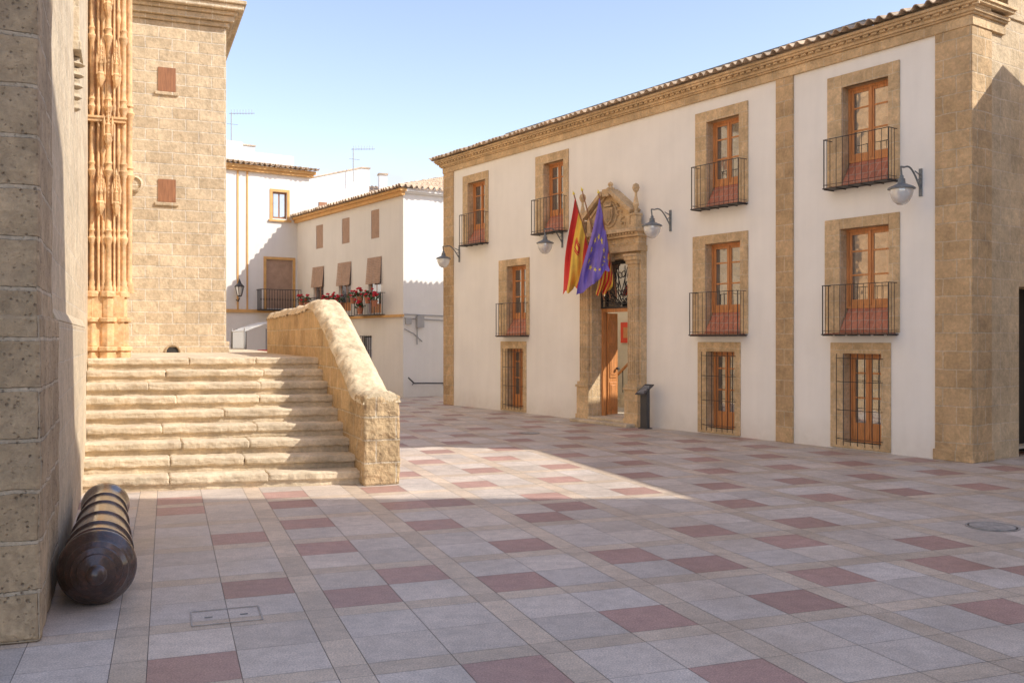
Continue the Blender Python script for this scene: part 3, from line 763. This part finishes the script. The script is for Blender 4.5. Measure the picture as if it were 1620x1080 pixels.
for i in range(N+1):
    x=x0-.03+(x1-x0+.06)*i/N; h=profile(min(max(x,x0),x1))
    for j in range(nr+1):
        t=j/nr; yy=yi+.03+(yo-.06-yi)*t
        e=1-abs(2*t-1)**4; zz=h-.13+.14*e
        w=noise.noise(Vector((x*3,yy*5,2)))*.03+noise.noise(Vector((x*9,yy*11,5)))*.022+noise.noise(Vector((x*24,yy*24,9)))*.014
        mb.v.append((x+w*.4,yy+w*.6,zz+w))
mi=mb.mi('cap')
for i in range(N):
    for j in range(nr):
        q=i*(nr+1)+j; mb.f.append((q,q+1,q+nr+2,q+nr+1)); mb.m.append(mi)
mb.f.append(tuple(range(nr+1))); mb.m.append(mi); mb.f.append(tuple(N*(nr+1)+j for j in reversed(range(nr+1)))); mb.m.append(mi)
mb.build("parapet_cap",pp,smooth=True,label="pale rounded weathered cap")
mb=MB()
mb.box(5.13,5.60,yo-.012,yi+.012,0,1.10,'para')
mb.build("end_pier",pp,bevel=.035,sub=6,disp=.055,dscale=.14)

# ------------------------------------------------------------ cannon
ce=thing("cannon","rusty old iron cannon barrel lying against the church wall","cannon",CH.mat@Matrix.Translation((.60,-.285,0)))
L=3.0
def R(h): return .235-.065*h/L
prof=[(.0,-.14),(.035,-.138),(.06,-.12),(.068,-.095),(.05,-.07),(.045,-.05),(.085,-.035),(.12,-.02),(.125,-.005),(.16,.01),(.165,.028),(.195,.05),(.20,.07),(.225,.095),(.240,.115),(.250,.13),(.254,.15),(.246,.168),(.236,.178)]
for (h,w,e) in ((.34,.02,.012),(.66,.035,.016),(.75,.012,.010),(1.2,.035,.015),(1.28,.012,.010),(1.85,.035,.015),(1.93,.012,.008),(2.4,.035,.015)):
    prof+=[(R(h)+.0,h-w),(R(h)+e,h-w+.008),(R(h)+e,h+w-.008),(R(h),h+w)]
prof+=[(R(2.7),2.7),(.18,2.77),(.205,2.84),(.215,2.9),(.195,2.96),(.165,3.0),(.08,3.005),(.075,2.8)]
mb=MB(); mb.lathe(prof,(0,0,.252),(1,0,-.010),'rust',48); mb.build("barrel",ce,smooth=True,disp=.004,dscale=.1)

# ------------------------------------------------------------ MIDDLE HOUSES
H2=Frame(-3.36,29.3,math.atan2(-.8239,.5668))
h2=thing("white_house","white two-storey house with balconies and clay tile roof","house",H2.mat)
Z2=6.35
def rr(fr,xl,xr,yt,yb,p=0):
    xm=(xl+xr)/2; a=fr.px(xl,500,p)[0]; b=fr.px(xr,500,p)[0]; return (a,b,fr.px(xm,yb,p)[1],fr.px(xm,yt,p)[1])
up=[rr(H2,500,511,356,393),rr(H2,541,553,345,385),rr(H2,587,600,332,377)]
lo=[rr(H2,496,512,422,490),rr(H2,536,555,415,492),rr(H2,583,603,407,495)]
gr=[rr(H2,572,588,532,577),rr(H2,504,516,535,575)]
mb=MB(); mb.holes(-8.7,0,0,Z2,up+lo+gr,0,.15,'plaster2','plaster2')
mb.poly([(0,0,0),(0,7,0),(0,7,Z2),(0,0,Z2)],'plaster2'); mb.poly([(-8.7,7,0),(0,7,0),(0,7,Z2),(-8.7,7,Z2)],'plaster2'); mb.poly([(-8.7,0,0),(-8.7,7,0),(-8.7,7,Z2),(-8.7,0,Z2)],'plaster2')
mb.build("wall",h2)
mb=MB(); mb.box(-8.65,.12,-.12,0,Z2-.12,Z2,'ochre'); mb.box(-8.65,.2,-.2,.02,Z2,Z2+.08,'ochre'); mb.box(0,.12,0,7,Z2-.04,Z2,'plaster2'); mb.box(0,.2,.02,7,Z2,Z2+.08,'plaster2')
mb.box(-4.9,.06,-.10,0,2.48,2.56,'ochre'); mb.box(-8.6,-4.9,-.06,0,2.5,2.55,'ochre')
mb.build("cornice",h2)
mb=MB(); e=.32; ze=Z2+.11
roofq(mb,(-8.7,-e,ze),(e,-e,ze),(-8.7,3.4,ze+1.05),(-2.6,3.4,ze+1.05),'tile')
roofq(mb,(e,-e,ze),(e,7,ze),(-2.6,3.4,ze+1.05),(-2.6,3.5,ze+1.05),'tile')
mb.build("roof",h2,solid=.016)
for (a,b,c,d) in up:
    mb=MB(); mb.box(a,b,.02,.05,c,d,'blind')
    for i in range(14): zz=c+(d-c)*(i+.5)/14; mb.box(a+.01,b-.01,.008,.02,zz-.02,zz+.012,'blind')
    mb.build("shutter",h2)
for (a,b,c,d) in lo:
    mb=MB(); mb.box(a,b,.09,.12,c,d,'wood'); mb.box(a+.06,(a+b)/2-.03,.08,.09,c+.3,d-.06,'glass'); mb.box((a+b)/2+.03,b-.06,.08,.09,c+.3,d-.06,'glass'); wo=mb.build("window",h2)
    mb=MB(); N=16
    mid=c+(d-c)*.52
    for i in range(N):
        z1=d-(d-mid)*i/N; z0=d-(d-mid)*(i+1)/N; q0=-.02-.07*i/N; q1=-.02-.07*(i+1)/N
        mb.hexa([(a-.05,q1,z0+.006),(b+.05,q1,z0+.006),(b+.05,q1+.01,z0+.006),(a-.05,q1+.01,z0+.006),(a-.05,q0,z1),(b+.05,q0,z1),(b+.05,q0+.01,z1),(a-.05,q0+.01,z1)],'blind')
    mb.build("roller_blind",wo)
    mb=MB(); zf=2.57; P=.38; A=a-.28; B=b+.28; h=.72
    mb.box(A,B,-P,-P+.02,zf+h-.02,zf+h,'iron'); mb.box(A,B,-P,0,zf-.01,zf+.02,'iron')
    for x in (A,B-.02): mb.box(x,x+.02,-P,0,zf+h-.02,zf+h,'iron')
    n=int((B-A)/.1)
    for i in range(n+1): bar(mb,A+.01+(B-A-.02)*i/n,-P+.01,zf,zf+h,.006)
    for i in range(4):
        for x in (A+.01,B-.01): bar(mb,x,-P+P*i/4,zf,zf+h,.006)
    mb.build("balcony",h2)
for (a,b,c,d) in gr:
    mb=MB(); mb.box(a,b,.12,.14,c,d,'dark'); mb.box(a+.03,b-.03,.10,.12,c+.03,d-.03,'glass')
    mb.build("window",h2)
    mb=MB()
    for i in range(6): bar(mb,a+(b-a)*i/5,-.05,c-.03,d+.03,.008)
    for zz in (c,(c+d)/2,d): mb.box(a-.02,b+.02,-.056,-.044,zz,zz+.015,'iron')
    for x in (a,b): mb.box(x-.006,x+.006,-.05,0,d,d+.015,'iron')
    mb.build("window_grille",h2)
mb=MB()
for (pts) in ([(640,497),(706,500)],[(640,503),(706,507)],[(660,497),(660,545)],[(640,520),(655,528),(668,540)]):
    w=[]
    for x,y in pts:
        a,b=H2.pxs(x,y,.03); w.append((.03,a,b))
    mb.tube(w,.016,'cable',5)
a,b=H2.pxs(663,508,0); mb.box(0,.12,a-.12,a+.12,b-.2,b+.15,'cable'); mb.box(0,.07,a-.5,a-.3,b-.1,b+.1,'cable')
mb.build("cables_and_meter_box",h2)
mb=MB(); w=[]
for x,y in ((646,597),(655,606),(704,606)):
    a,b=H2.pxs(x,y,.12); w.append((.12,a,b))
mb.tube(w,.022,'iron',6)
for q in w[1:]: mb.tube([q,(0,q[1],q[2]-.05)],.012,'iron',5)
mb.build("handrail",h2)

leafr=random.Random(5)
def geranium(loc,parentmat,flowers):
    e=thing("potted_geranium","red geranium in a clay pot hanging on the balcony rail","plant",parentmat@Matrix.Translation(loc),"potted geraniums on the balconies")
    mb=MB(); mb.lathe([(.07,0),(.10,.17),(.115,.17),(.115,.2),(.09,.2)],(0,0,0),(0,0,1),'pot',12); mb.build("pot",e,smooth=True)
    mb=MB()
    for i in range(70):
        t=leafr.uniform(0,6.28); r=leafr.uniform(.02,.19); z=.2+leafr.uniform(-.02,.22)*(1-r*2)
        c=Vector((math.cos(t)*r,math.sin(t)*r,z)); a=Vector((leafr.uniform(-1,1),leafr.uniform(-1,1),leafr.uniform(-.6,.6))).normalized()*.035; b=a.orthogonal().normalized()*.03
        mb.poly([c-a,c-b,c+a,c+b],'leaf')
    mb.build("leaves",e)
    mb=MB()
    for i in range(flowers):
        t=leafr.uniform(0,6.28); r=leafr.uniform(.03,.2); z=.33+leafr.uniform(-.1,.14)
        mb.lathe([(.0,-.03),(.045,-.01),(.05,.015),(.0,.045)],(math.cos(t)*r,math.sin(t)*r-.03,z),(leafr.uniform(-.4,.4),-.3,1),'petal',6)
    mb.build("flowers",e)
for (x,y) in ((478,476),(487,477),(517,476),(527,474),(539,478),(560,470),(571,468),(583,469),(571,486),(594,474)):
    a,b=H2.px(x,y,.42); geranium((a,-.45,b-.22),H2.mat,9)

H1=Frame(-8.26,36.4,math.atan2(.5668,.8239))
h1=thing("corner_house","tall white house with ochre trim, balcony and rooftop terrace","house",H1.mat)
Z1=8.25
w1=rr(H1,431,454,304,346); w2=rr(H1,421,463,411,488); w3=rr(H1,374,390,520,600); w4=rr(H1,440,456,525,600)
mb=MB(); mb.holes(-9,.5,0,Z1,[w1,w2,w3,w4],0,.15,'plaster2','plaster2')
mb.poly([(.5,0,0),(.5,8,0),(.5,8,Z1),(.5,0,Z1)],'plaster2'); mb.poly([(-9,0,Z1),(.5,0,Z1),(.5,8,Z1),(-9,8,Z1)],'plaster2')
mb.box(-9,-1.7,1.2,1.5,Z1,Z1+1.1,'plaster2'); mb.box(-2.4,.5,1.6,6,Z1,Z1+.85,'plaster2')
mb.build("wall",h1)
mb=MB()
mb.box(-9,.62,-.15,0,Z1-.22,Z1-.12,'ochre'); mb.box(-9,.70,-.22,0,Z1-.12,Z1,'ochre')
mb.box(-9,.1,-.08,0,2.78,2.90,'ochre')
for xx in (376,391): q=H1.px(xx,500)[0]; mb.box(q-.03,q+.03,-.03,0,2.9,Z1-.22,'ochre')
for w in (w1,w2):
    a,b,c,d=w
    mb.box(a-.1,a,-.025,.02,c-.05,d+.1,'ochre'); mb.box(b,b+.1,-.025,.02,c-.05,d+.1,'ochre'); mb.box(a,b,-.025,.02,d,d+.1,'ochre')
mb.box(w1[0]-.15,w1[1]+.15,-.08,.02,w1[2]-.12,w1[2]-.05,'ochre')
mb.build("ochre_trim",h1)
mb=MB(); roofq(mb,(-9,-.4,Z1+.03),(.8,-.4,Z1+.03),(-9,1.1,Z1+.3),(.8,1.1,Z1+.3),'tile'); mb.build("tile_eave",h1,solid=.016)
mb=MB(); a,b,c,d=w1; mb.box(a,b,.1,.13,c,d,'shut'); mb.box(a+.07,(a+b)/2-.03,.09,.1,c+.07,d-.07,'glass'); mb.box((a+b)/2+.03,b-.07,.09,.1,c+.07,d-.07,'glass'); mb.build("window",h1)
mb=MB(); a,b,c,d=w2; mb.box(a,b,.06,.08,c,d,'blind')
for i in range(26): zz=c+(d-c)*(i+.5)/26; mb.box(a+.02,b-.02,.045,.06,zz-.02,zz+.02,'blind')
mb.build("roller_blind",h1)
mb=MB(); a,b,c,d=w3; mb.box(a,b,.1,.13,0,d,'dark')
for i in range(5): bar(mb,a+(b-a)*i/4,.03,0,d,.012)
mb.build("door",h1)
mb=MB(); a,b,c,d=w4; mb.box(a,b,.1,.13,0,d,'shut'); mb.build("door",h1)
mb=MB(); A=H1.px(413,480,.5)[0]; B=H1.px(473,480,.0)[0]; B=min(B,-.02); zf=2.91; P=.5; h=.72
mb.box(A,B,-P,0,zf-.05,zf,'iron'); mb.box(A,B,-P,-P+.02,zf+h,zf+h+.025,'iron'); mb.box(A,A+.02,-P,0,zf+h,zf+h+.025,'iron')
n=int((B-A)/.1)
for i in range(n+1):
    x=A+.01+(B-A-.02)*i/n; bar(mb,x,-P+.01,zf,zf+h,.007)
    mb.tube([(x+.03*math.cos(t),-P+.0,zf+.36+.05*math.sin(t)) for t in (0,1.57,3.14,4.71,6.28)],.006,'iron',4)
for i in range(5): bar(mb,A+.01,-P+P*i/5,zf,zf+h,.009)
mb.build("balcony",h1)
lx,lz=H1.px(374,470)
e=thing("street_lantern","dark iron lantern on a short bracket on the white wall","lamp",H1.mat@Matrix.Translation((lx,-.35,lz)))
mb=MB(); mb.tube([(0,.35,-.1),(0,.15,-.16),(0,0,-.05)],.02,'iron',6); mb.build("bracket",e)
mb=MB(); mb.lathe([(.02,0),(.08,.02),(.09,.04),(.09,.05)],(0,0,0),(0,0,1),'iron',8); mb.lathe([(.19,.36),(.17,.40),(.07,.50),(.05,.56),(.03,.6),(0,.68)],(0,0,0),(0,0,1),'iron',8)
for i in range(6):
    t=i/6*6.283; mb.tube([(.085*math.cos(t),.085*math.sin(t),.05),(.165*math.cos(t),.165*math.sin(t),.37)],.01,'iron',4)
mb.build("lantern_frame",e)
mb=MB(); mb.lathe([(.075,.05),(.15,.36)],(0,0,0),(0,0,1),'globe',8); mb.build("lamp_globe",e)

def backhouse(label,px,Z,w,dp,z,ang,kind="rear_house"):
    fr=Frame((px-CX)/FPX*Z,Z,ang); e=thing(kind,label,"house",fr.mat)
    mb=MB(); mb.box(0,w,0,dp,0,z,'plaster2'); mb.build("wall",e,bevel=.02)
    return e,fr
e,fr=backhouse("plain white house wall rising behind the tiled roof",485,44,3.2,6,9.15,math.atan2(.5668,.8239))
mb=MB(); mb.prism([(0,9.15),(3.2,9.15),(3.2,10.0),(2.8,10.0),(0,9.2)],0,.3,'plaster2'); mb.box(.6,1.0,-.05,0,7.6,8.2,'shut'); mb.build("sloping_parapet",e)
mb=MB(); mb.prism([(-.03,9.2),(2.8,10.0),(3.25,10.0),(3.25,10.06),(2.79,10.06),(-.03,9.26)],-.05,.35,'tile'); mb.build("coping",e)
e,fr=backhouse("distant white house with chimneys and tile roof",590,48,5,6,9.1,math.atan2(.3,.95))
mb=MB(); roofq(mb,(-.2,-.3,9.1),(5.2,-.3,9.1),(-.2,3,10),(5.2,3,10),'tile'); mb.build("roof",e,solid=.02)
mb=MB(); mb.box(.5,.9,1,1.4,9.2,10.3,'plaster2'); mb.box(.45,.95,.95,1.45,10.3,10.38,'tile'); mb.build("chimney",e)
e,fr=backhouse("white rooftop room above the corner house",352,46,1.6,3,11.3,math.atan2(.5668,.8239))
mb=MB(); mb.box(-.05,1.65,-.05,3.05,11.3,11.37,'tile'); mb.build("coping",e)
def antenna(px,py,Z,h,label):
    b=Vector(((px-CX)/FPX*Z,Z,CAMH+(HZ-py)/FPX*Z)); e=thing("roof_antenna",label,"antenna",Matrix.Translation(b))
    mb=MB(); mb.cyl((0,0,-.6),(0,0,h),.025,.02,'cable',6); mb.tube([(-.1,0,h-.05),(1.0,.1,h-.02)],.015,'cable',4)
    for i in range(8): mb.tube([(i*.13,0,h-.2+.1),(i*.13,0,h+.12)],.009,'cable',4)
    mb.tube([(-.2,0,h-.5),(.3,0,h-.55)],.01,'cable',4)
    mb.build("antenna_mast",e)
antenna(366,228,42,1.4,"thin metal television antenna on the flat roof")
antenna(559,268,45,1.0,"small television antenna on the white parapet")

e=thing("folding_awning","pale canvas awning on a metal frame beside the terrace","awning",Matrix.Translation(((402-CX)/FPX*27,27,0))@Matrix.Rotation(.5,4,'Z'))
mb=MB()
for i in range(8):
    a=-.45+i*.125; b=a+.125; 
    za=2.0+.28*math.sin((i)/8*1.5); zb_=2.0+.28*math.sin((i+1)/8*1.5)
    mb.hexa([(a,-.8,za),(b,-.8,zb_),(b,.8,zb_),(a,.8,za),(a,-.8,za+.02),(b,-.8,zb_+.02),(b,.8,zb_+.02),(a,.8,za+.02)],'canvas')
mb.box(-.45,-.43,-.8,.8,1.35,2.0,'glass'); mb.build("canvas_top",e)
mb=MB()
for x in (-.45,.55):
    for y in (-.8,.8): mb.cyl((x,y,0),(x,y,2.1),.025,.025,'cable',6)
mb.box(-.1,.5,-.82,-.80,1.0,1.5,'flagred'); mb.build("frame",e)

def cover(name,label,P,r=None,w=None,d=None,ang=0):
    e=thing(name,label,"manhole cover",Matrix.Translation((P.x,P.y,.004))@Matrix.Rotation(ang,4,'Z'))
    mb=MB()
    if r:
        mb.lathe([(r,0),(r,.003),(r-.02,.003),(r-.022,.0)],(0,0,0),(0,0,1),'steel',32)
        mb.build("rim",e); mb=MB(); mb.lathe([(r-.035,.0),(r-.035,.005)],(0,0,0),(0,0,1),'steel',32)
        mb.build("lid",e)
    else:
        mb.box(-w,w,-d,-d+.010,0,.0025,'steel'); mb.box(-w,w,d-.010,d,0,.0025,'steel'); mb.box(-w,-w+.010,-d+.010,d-.010,0,.0025,'steel'); mb.box(w-.010,w,-d+.010,d-.010,0,.0025,'steel')
        mb.build("rim",e)
        mb=MB(); 
        for x in (-w*.5,w*.5): mb.box(x-.025,x+.025,-.006,.006,0,.003,'lampm')
        mb.build("lifting_slot",e)
cover("drain_cover","square steel-framed access cover set in the slabs",G(358,974),w=.22,d=.17,ang=pa)
cover("manhole_cover","round steel manhole cover set in the paving",G(1570,833),r=.24)
cover("manhole_cover","round steel manhole cover set in the paving",G(838,685),r=.2)

# ------------------------------------------------------------ neighbouring buildings around the square
def block(name,label,fr,w,dp,z):
    e=thing(name,label,"building",fr.mat)
    mb=MB(); hs=[]
    x=.8
    while x<w-1.2:
        zz=1.0
        while zz<z-1.5: hs.append((x,x+.9,zz,zz+1.5)); zz+=2.8
        x+=2.4
    mb.holes(0,w,0,z,hs,0,.2,'off','trim'); 
    mb.poly([(0,dp,0),(w,dp,0),(w,dp,z),(0,dp,z)],'off'); mb.poly([(0,0,0),(0,dp,0),(0,dp,z),(0,0,z)],'off'); mb.poly([(w,0,0),(w,dp,0),(w,dp,z),(w,0,z)],'off'); mb.poly([(0,0,z),(w,0,z),(w,dp,z),(0,dp,z)],'tile')
    mb.build("wall",e)
    mb=MB()
    for h in hs: mb.box(h[0],h[1],.15,.19,h[2],h[3],'shut')
    mb.build("shutters",e)
fa=math.radians(-90)
block("neighbour_house","tall ochre apartment house facing the square",Frame(11,4.5,fa),24,8,15.6)
block("neighbour_house","lower ochre house at the corner of the square",Frame(11,6.31,fa),1.78,8,13.3)
v=Vector((8.35,14.0)); w_=Vector((10.55,7.8)); dv=(w_-v)
block("neighbour_house","low ochre house on the side street",Frame(v.x,v.y,math.atan2(dv.y,dv.x)),dv.length,3,6.7)

# ------------------------------------------------------------ light
el=math.radians(38); az=math.radians(15)
S=Vector((math.cos(az)*math.cos(el),-math.sin(az)*math.cos(el),math.sin(el))).normalized()
sd=bpy.data.lights.new("sun",'SUN'); sd.energy=5.0; sd.angle=math.radians(.5); sd.color=(1,.95,.86)
so=bpy.data.objects.new("sun",sd); COL.objects.link(so); so.rotation_mode='QUATERNION'; so.rotation_quaternion=S.to_track_quat('Z','Y')
wd=bpy.data.worlds.new("World"); scene.world=wd; wd.use_nodes=True
n=wd.node_tree.nodes; l=wd.node_tree.links; bg=n["Background"]
sky=n.new("ShaderNodeTexSky"); sky.sky_type='NISHITA'; sky.sun_disc=False; sky.sun_elevation=el; sky.sun_rotation=math.atan2(S.x,S.y)
sky.air_density=1.0; sky.dust_density=.4; sky.ozone_density=1.0
tc=n.new("ShaderNodeTexCoord"); mp=n.new("ShaderNodeMapping"); mp.inputs["Scale"].default_value=(9,9,22); l.new(tc.outputs["Generated"],mp.inputs[0])
nz=noisen(n,l,mp.outputs[0],1.2,5,.6,.2)
sp=n.new("ShaderNodeSeparateXYZ"); l.new(tc.outputs["Generated"],sp.inputs[0])
band=n.new("ShaderNodeMapRange"); band.inputs[1].default_value=.20; band.inputs[2].default_value=.165; band.inputs[3].default_value=0; band.inputs[4].default_value=1; l.new(sp.outputs[2],band.inputs[0])
mu=n.new("ShaderNodeMath"); mu.operation='MULTIPLY'; l.new(band.outputs[0],mu.inputs[0]); l.new(ramp(n,l,nz.outputs[0],.50,0.0,.64,.7),mu.inputs[1])
base=mixc(n,l,'MULTIPLY',1.0,sky.outputs[0],(1.12,.95,.90))
cl=mixc(n,l,'MIX',mu.outputs[0],base,(3.0,3.0,3.05))
l.new(cl,bg.inputs[0]); bg.inputs[1].default_value=.295
scene.view_settings.view_transform='Standard'; scene.view_settings.look='None'; scene.view_settings.exposure=0

cam=bpy.data.cameras.new("camera"); co=bpy.data.objects.new("camera",cam); COL.objects.link(co)
cam.sensor_width=36; cam.lens=36*FPX/1620; cam.shift_y=-(540-HZ)/1620; cam.clip_end=3000; cam.clip_start=.05
co.location=(0,0,CAMH); co.rotation_euler=(math.radians(90),0,0)
scene.camera=co
